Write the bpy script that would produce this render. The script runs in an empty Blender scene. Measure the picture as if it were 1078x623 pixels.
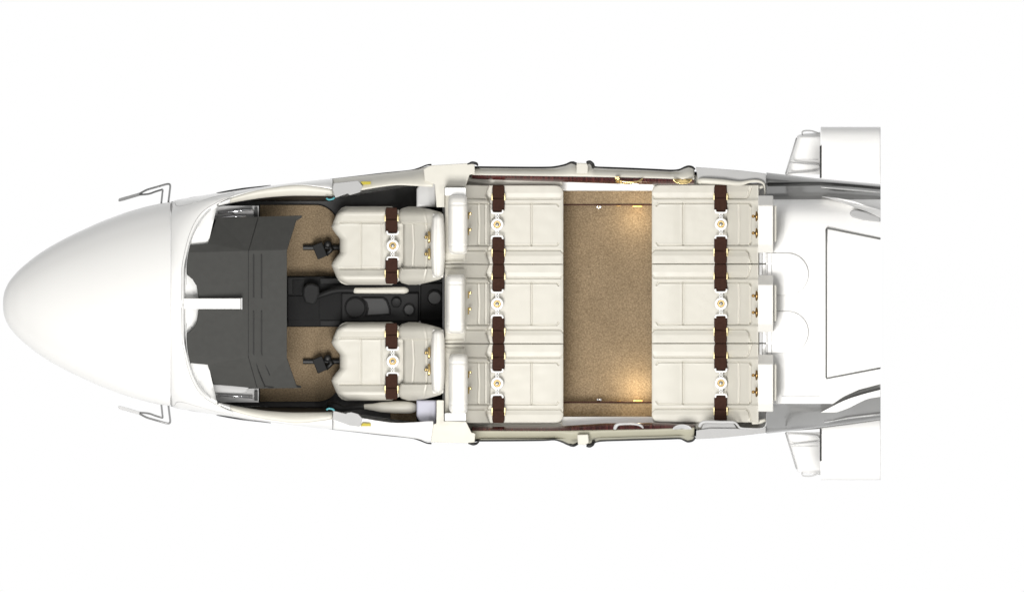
import bpy, math
import numpy as np
from mathutils import Vector
S = 0.006                      # metres per unit of the measuring grid
CX, CY = 539.0, 311.5
AX = 320.0                     # centre line of the fuselage
sc = bpy.context.scene
col = sc.collection
ORG = [CX, CY, 0.0]            # origin of the thing being built

# ------------------------------------------------------------------ helpers
def L(p):
    return ((p[0]-ORG[0])*S, (ORG[1]-p[1])*S, (p[2]-ORG[2])*S)

def thing(name, x, y, z, label=None, cat=None, group=None):
    ORG[:] = [x, y, z]
    o = bpy.data.objects.new(name, None); col.objects.link(o)
    o.empty_display_size = 0.05
    o.location = ((x-CX)*S, (CY-y)*S, z*S)
    if label: o['label'] = label
    if cat: o['category'] = cat
    if group: o['group'] = group
    return o

class MB:
    def __init__(s): s.v = []; s.f = []; s.m = []
    def add(s, vs, fs, mi=0):
        b = len(s.v); s.v += [tuple(v) for v in vs]
        for f in fs: s.f.append(tuple(i+b for i in f)); s.m.append(mi)
        return s
    def box(s, x0, x1, y0, y1, z0, z1):
        return s.add([(x0,y0,z0),(x1,y0,z0),(x1,y1,z0),(x0,y1,z0),(x0,y0,z1),(x1,y0,z1),(x1,y1,z1),(x0,y1,z1)],
              [(3,2,1,0),(4,5,6,7),(0,1,5,4),(1,2,6,5),(2,3,7,6),(3,0,4,7)])
    def prism(s, poly, z0, z1):
        n = len(poly)
        zt = lambda p: p[2] if len(p) > 2 else z1
        vs = [(p[0],p[1],z0) for p in poly] + [(p[0],p[1],zt(p)) for p in poly]
        fs = [tuple(range(n-1,-1,-1)), tuple(range(n,2*n))] + [(i,(i+1)%n,n+(i+1)%n,n+i) for i in range(n)]
        return s.add(vs, fs)
    def tube(s, pts, r, n=10, smooth=0, flat=1.0):
        if smooth: pts = crom(pts, smooth)
        P = [Vector(p) for p in pts]
        rr = r if hasattr(r,'__len__') else [r]*len(P)
        if len(rr) != len(P):
            rr = list(np.interp(np.linspace(0,1,len(P)), np.linspace(0,1,len(rr)), rr))
        rings = []
        for i,p in enumerate(P):
            t = (P[min(i+1,len(P)-1)]-P[max(i-1,0)])
            if t.length < 1e-6: t = Vector((1,0,0))
            t.normalize()
            up = Vector((0,0,1)) if abs(t.z) < .9 else Vector((1,0,0))
            a = t.cross(up).normalized(); b = a.cross(t).normalized()
            rings += [p + a*math.cos(2*math.pi*k/n)*rr[i] + b*math.sin(2*math.pi*k/n)*rr[i]*flat for k in range(n)]
        fs = [(i*n+k, i*n+(k+1)%n, (i+1)*n+(k+1)%n, (i+1)*n+k) for i in range(len(P)-1) for k in range(n)]
        fs += [tuple(range(n-1,-1,-1)), tuple(range((len(P)-1)*n, len(P)*n))]
        return s.add(rings, fs)
    def lathe(s, x, y, prof, n=28):
        # prof: (radius, z) from bottom outside to top inside
        vs = [(x+r*math.cos(2*math.pi*k/n), y+r*math.sin(2*math.pi*k/n), z) for r,z in prof for k in range(n)]
        fs = [(i*n+k, i*n+(k+1)%n, (i+1)*n+(k+1)%n, (i+1)*n+k) for i in range(len(prof)-1) for k in range(n)]
        fs += [tuple(range((len(prof)-1)*n, len(prof)*n))]
        return s.add(vs, fs)
    def grid(s, G):
        # G: array (a,b,3)
        a,b,_ = G.shape
        vs = G.reshape(-1,3).tolist()
        fs = [(i*b+j, i*b+j+1, (i+1)*b+j+1, (i+1)*b+j) for i in range(a-1) for j in range(b-1)]
        return s.add(vs, fs)
    def build(s, name, mat, parent=None, smooth=False, bevel=0, solid=0, auto=None, tagd=None):
        me = bpy.data.meshes.new(name)
        me.from_pydata([L(v) for v in s.v], [], s.f); me.update()
        import bmesh
        bm = bmesh.new(); bm.from_mesh(me)
        if getattr(s,'weld',False): bmesh.ops.remove_doubles(bm, verts=bm.verts, dist=.3*S)
        if not getattr(s,'keep',False): bmesh.ops.recalc_face_normals(bm, faces=bm.faces)
        bm.to_mesh(me); bm.free()
        me.materials.append(mat)
        o = bpy.data.objects.new(name, me); col.objects.link(o)
        if parent: o.parent = parent
        if smooth:
            for p in me.polygons: p.use_smooth = True
            if auto:
                me.set_sharp_from_angle(angle=math.radians(auto))
        if solid:
            m = o.modifiers.new('solid','SOLIDIFY'); m.thickness = solid*S; m.offset = -1
        if bevel:
            m = o.modifiers.new('bevel','BEVEL'); m.width = bevel*S; m.segments = 2; m.limit_method='ANGLE'; m.angle_limit = math.radians(35)
            m.harden_normals = False
        return o

def crom(pts, k):
    P = [np.array(p, float) for p in pts]; P = [2*P[0]-P[1]] + P + [2*P[-1]-P[-2]]
    out = []
    for i in range(1, len(P)-2):
        for j in range(k):
            t = j/k
            out.append(tuple(.5*((2*P[i])+(-P[i-1]+P[i+1])*t+(2*P[i-1]-5*P[i]+4*P[i+1]-P[i+2])*t*t+(-P[i-1]+3*P[i]-3*P[i+1]+P[i+2])*t**3)))
    out.append(tuple(P[-2])); return out

def mir(pts):
    return [(p[0], 2*AX-p[1]) + tuple(p[2:]) for p in pts]

def segdist(X, Y, a, b):
    ax,ay = a; bx,by = b
    dx,dy = bx-ax, by-ay
    t = np.clip(((X-ax)*dx+(Y-ay)*dy)/(dx*dx+dy*dy+1e-9), 0, 1)
    return np.hypot(X-ax-t*dx, Y-ay-t*dy)

def pillow(xl, xr, y0, y1, zf, zb, seams=(), r=4.0, cell=.5, rz=None, rx=None):
    """upholstered block: outline xl(y)..xr(y), rounded rim r, seams = (polyline, width, depth); rz rim height; rx=(left,right) radii"""
    ny = max(8, int((y1-y0)/cell)); ys = np.linspace(y0, y1, ny)
    xla = xl(ys) if callable(xl) else np.full(ny, float(xl)); xra = xr(ys) if callable(xr) else np.full(ny, float(xr))
    nx = max(8, int(max(xra-xla)/cell)); u = np.linspace(0,1,nx)
    # denser samples at the rim
    u = .5-.5*np.cos(math.pi*u)*(.35)-.5*(1-2*u)*.65
    X = xla[:,None]+(xra-xla)[:,None]*u[None,:]; Y = np.repeat(ys[:,None], nx, 1)
    Z = zf(X, Y)
    rl, rr = rx if rx else (r, r)
    def f(d, q): return np.clip(1-d/max(q,1e-6), 0, 1)
    ex = np.maximum(f(X-xla[:,None], rl), f(xra[:,None]-X, rr)) ; ey = np.maximum(f(Y-y0, r), f(y1-Y, r))
    e2 = np.clip(ex**2+ey**2, 0, 1)
    rz = r if rz is None else rz
    Z = Z - rz*(1-np.sqrt(1-e2))
    for pl, w, d in seams:
        D = np.full(X.shape, 1e9)
        for a,b in zip(pl[:-1], pl[1:]): D = np.minimum(D, segdist(X, Y, a, b))
        Z = Z - 1.25*d*np.exp(-(D/(.85*w))**2) + .10*d*np.exp(-((D-2.4*w)/(1.3*w))**2)
    for _k in range(5):
        wl = RNG.uniform(9,26); th = RNG.uniform(0,math.pi); ph = RNG.uniform(0,6.28)
        Z = Z + .035*(wl/18)*np.sin(2*math.pi*(X*math.cos(th)+Y*math.sin(th))/wl+ph)
    G = np.stack([X,Y,Z], 2)
    mb = MB(); mb.grid(G)
    # skirt
    ring = [(0,j) for j in range(nx)]+[(i,nx-1) for i in range(1,ny)]+[(ny-1,j) for j in range(nx-2,-1,-1)]+[(i,0) for i in range(ny-2,0,-1)]
    tp = [G[i,j] for i,j in ring]; n = len(tp)
    base = [i*nx+j for i,j in ring]
    b0 = len(mb.v)
    for p in tp: mb.v.append((p[0],p[1],zb))
    for k in range(n):
        mb.f.append((base[k], b0+k, b0+(k+1)%n, base[(k+1)%n])); mb.m.append(0)
    return mb

RNG = np.random.default_rng(7)
def interp(pts):
    a = np.array(sorted(pts))
    return lambda v: np.interp(v, a[:,0], a[:,1])

# ------------------------------------------------------------------ materials
def mat(name, colr, rough=.5, metal=0.0, bump=0.0, bscale=200, var=0.0, vscale=8, spec=.5, coat=0.0, emit=None, es=0.0, fine=0.0):
    m = bpy.data.materials.new(name); m.use_nodes = True
    nt = m.node_tree; b = nt.nodes['Principled BSDF']
    b.inputs['Base Color'].default_value = (*colr, 1); b.inputs['Roughness'].default_value = rough
    b.inputs['Metallic'].default_value = metal; b.inputs['Specular IOR Level'].default_value = spec
    b.inputs['Coat Weight'].default_value = coat; b.inputs['Coat Roughness'].default_value = .08
    if emit: b.inputs['Emission Color'].default_value = (*emit,1); b.inputs['Emission Strength'].default_value = es
    tc = nt.nodes.new('ShaderNodeTexCoord')
    if var:
        n = nt.nodes.new('ShaderNodeTexNoise'); n.inputs['Scale'].default_value = vscale; n.inputs['Detail'].default_value = 4
        nt.links.new(tc.outputs['Object'], n.inputs['Vector'])
        cr = nt.nodes.new('ShaderNodeValToRGB')
        cr.color_ramp.elements[0].position = .3; cr.color_ramp.elements[1].position = .7
        cr.color_ramp.elements[0].color = (*[c*(1-var) for c in colr],1); cr.color_ramp.elements[1].color = (*[min(1,c*(1+var)) for c in colr],1)
        nt.links.new(n.outputs['Fac'], cr.inputs['Fac']); nt.links.new(cr.outputs['Color'], b.inputs['Base Color'])
    if bump:
        n = nt.nodes.new('ShaderNodeTexNoise'); n.inputs['Scale'].default_value = bscale; n.inputs['Detail'].default_value = 3
        nt.links.new(tc.outputs['Object'], n.inputs['Vector'])
        bp = nt.nodes.new('ShaderNodeBump'); bp.inputs['Strength'].default_value = bump; bp.inputs['Distance'].default_value = .002
        nt.links.new(n.outputs['Fac'], bp.inputs['Height']); nt.links.new(bp.outputs['Normal'], b.inputs['Normal'])
    return m

def carpet_mat():
    m = mat('carpet_pile', (.23,.17,.10), .95, bump=.9, bscale=260, spec=.1)
    nt = m.node_tree; b = nt.nodes['Principled BSDF']; tc = nt.nodes.new('ShaderNodeTexCoord')
    n1 = nt.nodes.new('ShaderNodeTexNoise'); n1.inputs['Scale'].default_value = 105; n1.inputs['Detail'].default_value = 5; n1.inputs['Roughness'].default_value = .75
    n2 = nt.nodes.new('ShaderNodeTexNoise'); n2.inputs['Scale'].default_value = 7; n2.inputs['Detail'].default_value = 2
    for n in (n1,n2): nt.links.new(tc.outputs['Object'], n.inputs['Vector'])
    cr = nt.nodes.new('ShaderNodeValToRGB'); e = cr.color_ramp.elements
    e[0].position=.33; e[0].color=(.140,.100,.062,1); e[1].position=.68; e[1].color=(.345,.265,.17,1)
    mx = nt.nodes.new('ShaderNodeMix'); mx.data_type='RGBA'; mx.blend_type='MULTIPLY'; mx.inputs[0].default_value=.35
    c2 = nt.nodes.new('ShaderNodeValToRGB'); c2.color_ramp.elements[0].position=.3; c2.color_ramp.elements[0].color=(.7,.68,.65,1); c2.color_ramp.elements[1].position=.7
    nt.links.new(n1.outputs['Fac'], cr.inputs['Fac']); nt.links.new(n2.outputs['Fac'], c2.inputs['Fac'])
    nt.links.new(cr.outputs['Color'], mx.inputs[6]); nt.links.new(c2.outputs['Color'], mx.inputs[7])
    nt.links.new(mx.outputs[2], b.inputs['Base Color'])
    return m

def wood_mat():
    m = mat('burgundy_wood', (.07,.012,.012), .22, coat=.6)
    nt = m.node_tree; b = nt.nodes['Principled BSDF']; tc = nt.nodes.new('ShaderNodeTexCoord')
    mp = nt.nodes.new('ShaderNodeMapping'); mp.inputs['Scale'].default_value = (34,1.5,4)
    n1 = nt.nodes.new('ShaderNodeTexNoise'); n1.inputs['Scale'].default_value = 2.2; n1.inputs['Detail'].default_value = 5
    nt.links.new(tc.outputs['Object'], mp.inputs['Vector']); nt.links.new(mp.outputs['Vector'], n1.inputs['Vector'])
    cr = nt.nodes.new('ShaderNodeValToRGB'); e = cr.color_ramp.elements
    e[0].position=.35; e[0].color=(.030,.006,.006,1); e[1].position=.7; e[1].color=(.105,.026,.024,1)
    nt.links.new(n1.outputs['Fac'], cr.inputs['Fac']); nt.links.new(cr.outputs['Color'], b.inputs['Base Color'])
    return m

PAINT = mat('white_gloss_paint', (.83,.825,.81), .3, coat=.35, bump=.02, bscale=30)
DECKG = mat('pale_grey_paint', (.76,.76,.75), .4)
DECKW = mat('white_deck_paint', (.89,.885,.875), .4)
SHADEG = mat('aft_shade_grey', (.29,.29,.285), .2, metal=.55, coat=.3, var=.04, vscale=5)  # aft flanks: shade and reflections put into the base colour
LGREY = mat('light_grey_panel', (.40,.40,.40), .45, var=.03)
SHELL = mat('pearl_grey_plastic', (.50,.50,.50), .4, var=.03)
CREAM = mat('cream_trim', (.62,.60,.535), .45, var=.02, vscale=20, bump=.05, bscale=300)
KHAKI = mat('khaki_trim', (.38,.365,.28), .5, var=.04)
LEATH = mat('ivory_leather', (.575,.555,.495), .42, bump=.08, bscale=420, var=.012, vscale=14)
LEATHW = mat('white_leather', (.78,.765,.725), .38, bump=.08, bscale=420)
BELT = mat('brown_webbing', (.042,.019,.013), .85, spec=.12, bump=.5, bscale=500, var=.12, vscale=60)
CLIPG = mat('pale_gold', (.86,.74,.42), .35, metal=.7)
TRIMR = mat('dark_red_trim', (.05,.016,.014), .8, spec=.1)
GOLD = mat('polished_gold', (.80,.60,.27), .25, metal=1)
ANTQ = mat('antique_brass', (.36,.22,.08), .3, metal=1)
CHROME = mat('chrome', (.75,.75,.78), .15, metal=1)
STEEL = mat('grey_steel_tube', (.28,.28,.28), .35, metal=.6)
PLATE = mat('light_paddle_grip', (.55,.55,.55), .5, bump=.6, bscale=300)
WHITE = mat('white_enamel', (.93,.93,.92), .3)
GAPW = mat('white_gap_fill', (.97,.97,.965), .5)
DARKG = mat('charcoal_glareshield', (.054,.054,.051), .8, spec=.3, bump=.25, bscale=350, var=.05, vscale=25)
BLACK = mat('black_plastic', (.011,.011,.0115), .5, bump=.2, bscale=200)
CONS = mat('console_black', (.008,.008,.0083), .6, spec=.15, bump=.2, bscale=300, var=.08, vscale=15)
CONS2 = mat('console_charcoal', (.0135,.0135,.0138), .55, spec=.18, bump=.2, bscale=300)
RUBBER = mat('black_rubber_seal', (.008,.008,.008), .55)
YELLOW = mat('yellow_tag', (.45,.37,.02), .5)
TEAL = mat('teal_clip', (.07,.33,.37), .3)
LAVEN = mat('lavender_grey_plastic', (.44,.44,.52), .4)
GLASSY = mat('dark_window_edge', (.03,.03,.035), .1)
LINE = mat('grey_joint', (.16,.16,.155), .7)
FAINT = mat('pale_grey_joint', (.55,.55,.54), .6)
AMBER = mat('amber_lamp', (.9,.5,.1), .3, emit=(1,.56,.16), es=1.1)
CARPET = carpet_mat(); WOOD = wood_mat()

# ------------------------------------------------------------------ helicopter
H = thing('helicopter', 465, AX, -42, 'white helicopter with its roof cut away, pointed nose and tail cut off square', 'helicopter')

# outline half widths along the fuselage (measured from the centre line)
HWp = [(180,107.5),(200,112),(228,116.5),(257,121),(285,124.2),(314,128),(338,130.7),(350,131.8),(382,135.2),(402,137.5),(419,139.3),(438,141.8),(448,144.2),(453,145.8),(498,147.5),
       (505,142.8),(600,142.8),(720,139.5),(735,140.5),(770,139),(806,136.5),(864,132.2),(927,124)]
HW = interp(HWp)

# nose cone
mb = MB()
ctr = [(3,0),(3.3,6),(4.4,12),(6.4,17.6),(9.2,23),(12.9,28),(18.5,34.4),(25.7,41),(38,50.8),(51.4,59.6),(64,66.7),(77,73.3),(92.5,80.5),(103,85.2),(115,90),(131,95.8),(147.6,100.8),(160,103.9),(168.4,105.7),(179.4,107.3)]
fx = crom([(a,b,0) for a,b in ctr], 4)
n = 96
rings = []
for x,w,_ in fx:
    w = max(w, .01); row = []
    for k in range(n+1):
        a = 2*math.pi*k/n
        sy, cz = math.sin(a), math.cos(a)
        h = (75 if cz > 0 else 70)/107.5*w
        row.append((x, AX - w*sy, 45 + h*cz))
    rings.append(row)
mb.grid(np.array(rings)); mb.build('nose_cone', PAINT, H, smooth=True)

# forward fuselage skin: from the nose joint and the outline to the cockpit opening
def ringpt(dy): return (179.7, AX-dy, 45+75*math.sqrt(max(0,1-(dy/107.5)**2)))
ctl = [(ringpt(0),(192,320,120)), (ringpt(22),(192.2,298,119.5)), (ringpt(45),(193,278,117)), (ringpt(75),(201,247,109)), (ringpt(95),(212.5,226,102)),
       ((181,AX-107.5,45),(229,214.5,99)), ((204,AX-112.5,46),(238,209.8,98)), ((228,AX-116.5,48),(247,206.8,98)), ((257,AX-121,50),(266,201.4,97)), ((285,AX-124.4,54),(290,197.0,96)), ((314,AX-128,56),(314,194.5,95)),
       ((338,AX-130.7,56),(338.5,197.2,94)), ((350,AX-131.8,56),(350,199.5,94))]
Oc = crom([c[0] for c in ctl], 6); Cc = crom([c[1] for c in ctl], 6)
def loft(Oc, Cc, nv=14):
    G = []
    for o,c in zip(Oc,Cc):
        row = []
        for j in range(nv+1):
            a = j/nv*math.pi/2
            k1, k2 = 1-math.cos(a), math.sin(a)
            row.append((o[0]+(c[0]-o[0])*(.5*k1+.5*j/nv), o[1]+(c[1]-o[1])*k1, o[2]+(c[2]-o[2])*k2))
        G.append(row)
    return np.array(G)
mb = MB(); mb.grid(loft(mir(Oc)[:0:-1]+Oc, mir(Cc)[:0:-1]+Cc))
mb.build('fuselage_skin', PAINT, H, smooth=True, solid=1.2)

from mathutils.bvhtree import BVHTree
skin_o = [o for o in H.children if o.name.startswith('fuselage_skin')][0]
_bv = BVHTree.FromPolygons([tuple(v.co) for v in skin_o.data.vertices],[tuple(p.vertices) for p in skin_o.data.polygons])
def drape(x, y, up=.15):
    lx,ly,_ = L((x,y,0)); h = _bv.ray_cast(Vector((lx,ly,5)),Vector((0,0,-1)))
    return (x,y,(h[0].z/S+ORG[2]+up)) if h[0] is not None else None
for s_ in (0,1):
    jp = crom([(183.9,213.4,0),(185.4,216.2,0),(188.5,217.2,0),(193,216.6,0),(205.7,213.2,0),(218,209.6,0),(230,206.4,0),(246.8,202.9,0)],6)
    ds = [drape(p[0], p[1] if not s_ else 640-p[1]) for p in jp]; ds = [d for d in ds if d]
    if len(ds) > 4: MB().tube(ds, .3, 6).build('skin_joint', FAINT, H, smooth=True)
    ws = crom([(191.0,316,0),(191.4,298,0),(192,278,0),(199.4,247,0),(211,225.6,0),(228.5,213.4,0),(246.6,205.9,0)],6)
    ds = [drape(p[0], p[1] if not s_ else 640-p[1], .1) for p in ws]; ds = [d for d in ds if d]
    if len(ds) > 4: MB().tube(ds, .45, 6).build('windshield_joint', FAINT, H, smooth=True)

# cream lining rim inside the opening + inner wall
C2 = [(229,217,96),(242,213.8,94),(273.5,208.6,92),(302,206.2,91),(326,206,90),(350,206.3,90)]
C1 = [(231,213.8,98.6),(244,208.2,98),(266,201.6,97),(290,197.2,96),(314,194.7,95),(338.5,197.4,94),(350,199.7,94)]
c1 = crom(C1,6); c2 = crom(C2,6)
xs = np.linspace(230,350,40)
def at(pl, x):
    a = np.array(sorted(pl)); return np.array([np.interp(x,a[:,0],a[:,1]), np.interp(x,a[:,0],a[:,2])])
for sgn in (1,-1):
    G = []; Gw = []
    for x in xs:
        y1,z1 = at(c1,x); y2,z2 = at(c2,x)
        G.append([(x, y1+(y2-y1)*t, z1+2.4*math.sin(t*math.pi)+(z2-z1)*t) for t in np.linspace(0,1,7)] + [(x,y2+.3,z2-6)])
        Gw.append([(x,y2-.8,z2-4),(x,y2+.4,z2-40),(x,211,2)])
    G = np.array(G); Gw = np.array(Gw)
    if sgn < 0: G[:,:,1] = 640-G[:,:,1]; Gw[:,:,1] = 640-Gw[:,:,1]
    # white first stretch, cream after it
    MB().grid(G[:5]).build('opening_rim', DECKW, H, smooth=True, solid=1)
    MB().grid(G[4:]).build('opening_rim', CREAM, H, smooth=True, solid=1)
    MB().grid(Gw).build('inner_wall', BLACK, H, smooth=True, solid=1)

# rear part of the cockpit side (door shell), both sides
cd = [((350.5,AX-131.8,56),(350.5,206,93)), ((366,AX-133.5,57),(366,203,94)), ((382,AX-135.2,58),(382,200,94)), ((402,AX-137.5,60),(402,196.6,95)), ((419,AX-139.3,62),(419,195,96)), ((438,AX-141.8,66),(438,195.8,98)), ((448,AX-144.4,72),(447,196.5,100)), ((456,AX-145.4,76),(456,197,100))]
Od = crom([c[0] for c in cd],5); Cd = crom([c[1] for c in cd],5)
for s_ in (0,1):
    o_,c_ = (Od,Cd) if not s_ else (mir(Od),mir(Cd))
    d = MB().grid(loft(o_,c_)).build('cockpit_door', CREAM if not s_ else DECKW, H, smooth=True, solid=1.5)
    # dark seal line along the lower edge of the side
    lp = [(347,AX-131.0,60),(382,AX-134.8,63),(402,AX-137.1,66),(430,AX-139.9,70),(440,AX-142.2,72),(449,AX-145.6,76),(454,AX-146.2,78)]
    lp = [(x,y-.3,z) for x,y,z in lp]
    if s_: lp = mir(lp)
    MB().tube(lp, [.25,.5,.6,.6,.7,.9], 8, smooth=4).build('door_seal', RUBBER, d, smooth=True)
    gp = [(228,AX-116.9,55),(240,AX-118.6,60),(257,AX-121.3,62),(285,AX-124.9,62)]
    if s_: gp = mir(gp)
    MB().tube(gp, [.3,1.0,1.0,.3], 8, smooth=5).build('window_edge', GLASSY, H, smooth=True)
    # shallow joint lines on the skin beside the opening
    jp = [(183,213.2,58),(186,215.5,64),(192,216,68),(206,213,70),(228,208,72),(255,200.7,76)]
    wl = [(184,318,120.9),(184.5,298,118),(188,268,114)]

# grey latch plates, teal clip, yellow tags
for s_ in (0,1):
    lt = [(351,193),(377,190.2),(382,196),(379,202.5),(368,205.6),(366,203.8),(353,208.4),(350,200)]
    te = [(343.5,208.8,99),(346,210.2,99),(350,209.6,99),(352,208,99)]
    ye = [(379.5,191.2),(390.5,191.2),(390,194.2),(382,194.6)]
    if s_:
        lt = [(351,432),(364,435.2),(366,434),(370,433.6),(377,435.5),(382,440.5),(378.5,448.8),(368,447.5),(350,441)]
        te = mir(te); ye = mir(ye); ye = [(x,y-.4) for x,y in ye]
    MB().prism(lt, 90, 100).build('latch_plate', LGREY, H, bevel=.6)
    MB().tube(te, 1.0, 8, smooth=3).build('cord_clip', TEAL, H, smooth=True)
    MB().prism(ye, 88, 97.5).build('release_tag', YELLOW, H, bevel=.3)

# windshield post and front deck under the glareshield
MB().box(191.5,253.2,314,325.2,103,113).build('windshield_post', PAINT, H, bevel=.7)
MB().box(253.4,255.2,313.6,325.6,102,113.5).build('post_cap', SHELL, H, bevel=.4)
CF = crom([c[1] for c in ctl[:6]], 6); TF = crom([(214,320,96),(213,298,96),(213,278,96),(219,257,95.6),(223.5,238,95),(228.9,215.8,94)], 6)
for s_ in (0,1):
    G = []
    for c_,t_ in zip(CF,TF):
        v_ = Vector((t_[0]-c_[0], t_[1]-c_[1])); v_.normalize()
        zb_ = min(c_[2]-1, 98.5)
        G.append([(c_[0]-.3,c_[1],c_[2]-.6),(c_[0]+v_.x*1.0,c_[1]+v_.y*1.0,c_[2]-1.2),(c_[0]+v_.x*2.2,c_[1]+v_.y*2.2,zb_+(c_[2]-zb_)*.35),(c_[0]+v_.x*3.0,c_[1]+v_.y*3.0,zb_),
                  tuple((np.array([c_[0]+v_.x*3,c_[1]+v_.y*3,zb_])+np.array(t_))/2), tuple(t_), (t_[0],t_[1],60)])
    G = np.array(G)
    if s_: G[:,:,1] = 640-G[:,:,1]
    MB().grid(G).build('front_deck', DECKG, H, smooth=True, solid=.6, auto=60)
for s_ in (0,1):
    jl = [(196.5,300,117.6),(196.5,278,115.5),(199,262,112),(203,249,108.2),(213,231,103),(222,221,101)]
    jl = [(x-.2,y-.2,z+.8) for x,y,z in jl]
    if s_: jl = mir(jl)
    MB().tube(jl, .35, 8, smooth=4).build('windshield_seal', SHELL, H, smooth=True)

# glareshield (dark dashboard cover)
gv = [(198.5,258,103),(218.5,256.2,100),(228,229,79.5),(272,228,78),(318,226.6,78),(312,230,79.5),
      (196,266,107),(261.5,264,101),(302,263,100),(197,289,107),(203,294,106.5),(207.5,301,106),(210,320,105.8),(261.5,320,101),(302,320,100)]
# panels as triangles/quads
def gl(v, sg):
    mb = MB()
    pts = [(p[0], p[1] if sg>0 else 640-p[1], p[2]) for p in v]
    mb.add(pts, [(0,6,7,1),(1,7,3,2),(7,8,5,4,3),(6,9,10,11,12,13,7),(7,13,14,8)])
    return mb
gvl = [list(p) for p in gv]; gvl[4] = [317.5,231.5,75]; gvl[5]=[312.5,232.5,76]; gvl[2]=[224.5,236,84]; gvl[3]=[270.5,231,81]; 
gvl = [tuple(p) for p in gvl]
G1 = gl(gv,1); Gb = gl(gvl,-1)
mb = MB(); mb.add(G1.v,G1.f); 
off = len(G1.v); 
mb.add(Gb.v, Gb.f)
mb.weld = True
glare = mb.build('glareshield', DARKG, H, solid=5)
bm_ = glare.data
glare.modifiers.new('b','BEVEL').width = .5*S; glare.modifiers['b'].segments = 2
for ps in ([(267,268,101.6),(267,313,101.6)], [(275.4,268,101.4),(275.4,314,101.4)],
           [(267,327,101.6),(267,372,101.2),(272,390,93.3),(279,407,83.3),(288,408.2,81.8)], [(275.4,327,101.4),(275.4,372,101.2),(279,383,96),(284,395,90)]):
    MB().tube(ps, .55, 6).build('dash_groove', RUBBER, glare)
MB().tube([(271.6,230,80),(261.5,264.5,101.3),(261.5,375.5,101.3),(270.6,408,82.6)], .32, 6).build('dash_crease', RUBBER, glare)
# side air vents beside the glareshield
for s_ in (0,1):
    f = (lambda y:y) if not s_ else (lambda y:640-y)
    v = MB().box(226,272.5,f(216.5),f(231.5),40,64).build('air_vent', LGREY, H, bevel=.6)
    MB().box(267.8,271.2,f(218.5),f(229),64.2,68).build('vent_knob', RUBBER, v, bevel=.4)
    if not s_:
        MB().tube([(229,224.6,69),(266,220.2,70)],[1.1,1.5],10).build('vent_bar', CHROME, v, smooth=True)
        MB().tube([(226,229.4,70),(259,227.4,71)],[1.2,1.6],10).build('vent_bar', CHROME, v, smooth=True)
        MB().box(246,267,221.5,226,64.2,67).build('vent_slot', STEEL, v, bevel=.4)
    else:
        MB().prism([(222,404),(262,407),(260,412),(255,413.5),(225,413)],64.2,70).build('vent_bar', SHELL, v, bevel=1)
        MB().tube([(229,415.6,69),(266,418,70)],[1.0,1.2],10).build('vent_bar', CHROME, v, smooth=True)

# ---- floors
MB().prism([(222,214.5),(262,213),(350,209),(470,190),(470,450),(350,431),(262,427),(222,425.5)], -4, 0).build('cockpit_floor', BLACK, H)
def arcpts(cx,cy,r,a0,a1,k=8): return [(cx+r*math.cos(math.radians(a0+(a1-a0)*i/k)), cy+r*math.sin(math.radians(a0+(a1-a0)*i/k))) for i in range(k+1)]
cp = [(273.5,290.5),(273.5,215.8)] + arcpts(332,240,24.2,-90,-30) + [(372,262),(372,290.5)]
MB().prism(cp, 0.4, 4).build('cockpit_carpet', CARPET, H, bevel=.5)
cp = [(273.5,343.8),(273.5,422.5)] + arcpts(334,398,24.5,90,30) + [(372,370),(372,343.8)]
MB().prism(cp, 0.4, 4).build('cockpit_carpet', CARPET, H, bevel=.5)
MB().prism([(411,421),(438.5,421),(438.5,443.5),(411,441)], .4, 6).build('cockpit_carpet', CARPET, H, bevel=.5)
MB().box(470,806,186,454,-8,-3).build('cabin_floor', DECKW, H)
MB().box(560,720,216.2,422.6,-2.6,0.5).build('cabin_carpet', CARPET, H)
for y0,y1 in ((201.0,215.0),(423.8,438.2)):
    MB().box(560,720,y0,y1,-2.6,16).build('step_ledge', CARPET, H, bevel=.8)
for y in (215.6,423.2):
    MB().box(560,720,y-.45,y+.45,-2,16.6).build('step_trim', TRIMR, H)
for y0,y1 in ((188,200.8),(438.4,452)):
    MB().box(585,700,y0,y1,-2.6,38).build('gap_block', GAPW, H, bevel=.6)  # white block added where the bright backdrop shows through the gap
for x,y in ((630.5,218),(630.7,420.6)):
    c = MB().box(x-2.6,x+2.6,y-1.4,y+1.4,6,11).build('floor_latch', CHROME, H, bevel=.5)
    MB().lathe(x,y,[(1.1,11),(1.1,13),(.6,13.6)],14).build('latch_button', GOLD if y<300 else CHROME, c, smooth=True)
for x,y in ((651,216.9),(651,422.1)):
    MB().box(x-2.2,x+2.2,y-.5,y+.5,4,10).build('trim_plate', ANTQ, H, bevel=.2)
for x,y in ((671,217.2),(671.5,421.8)):
    MB().box(x-4.8,x+4.8,y-.6,y+.6,3,9).build('step_lamp', AMBER, H, bevel=.3)

# ---- belly and lower sides
mb = MB(); G = []
for x in np.linspace(180.4,927,120):
    w = float(HW(x)) - (0 if x < 440 else 1.2)
    zt = 45 if x<350 else (45+min(1,(x-350)/100)*22 if x<806 else 60)
    row = []
    if x > 350: row.append((x, AX-w, zt))
    else: row.append((x, AX-w, 45))
    for k in range(0,25):
        a = math.pi*k/24
        q = min(1,(x-180)/60); ex = 1-.7*q
        row.append((x, AX-w*math.copysign(abs(math.cos(a))**ex, math.cos(a)), (44-24*q)-(69-19*q)*math.sin(a)**(1-.2*q)))
    row.append((x, AX+w, zt if x>350 else 45))
    G.append(row)
mb.grid(np.array(G)).build('belly', PAINT, H, smooth=True)

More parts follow.
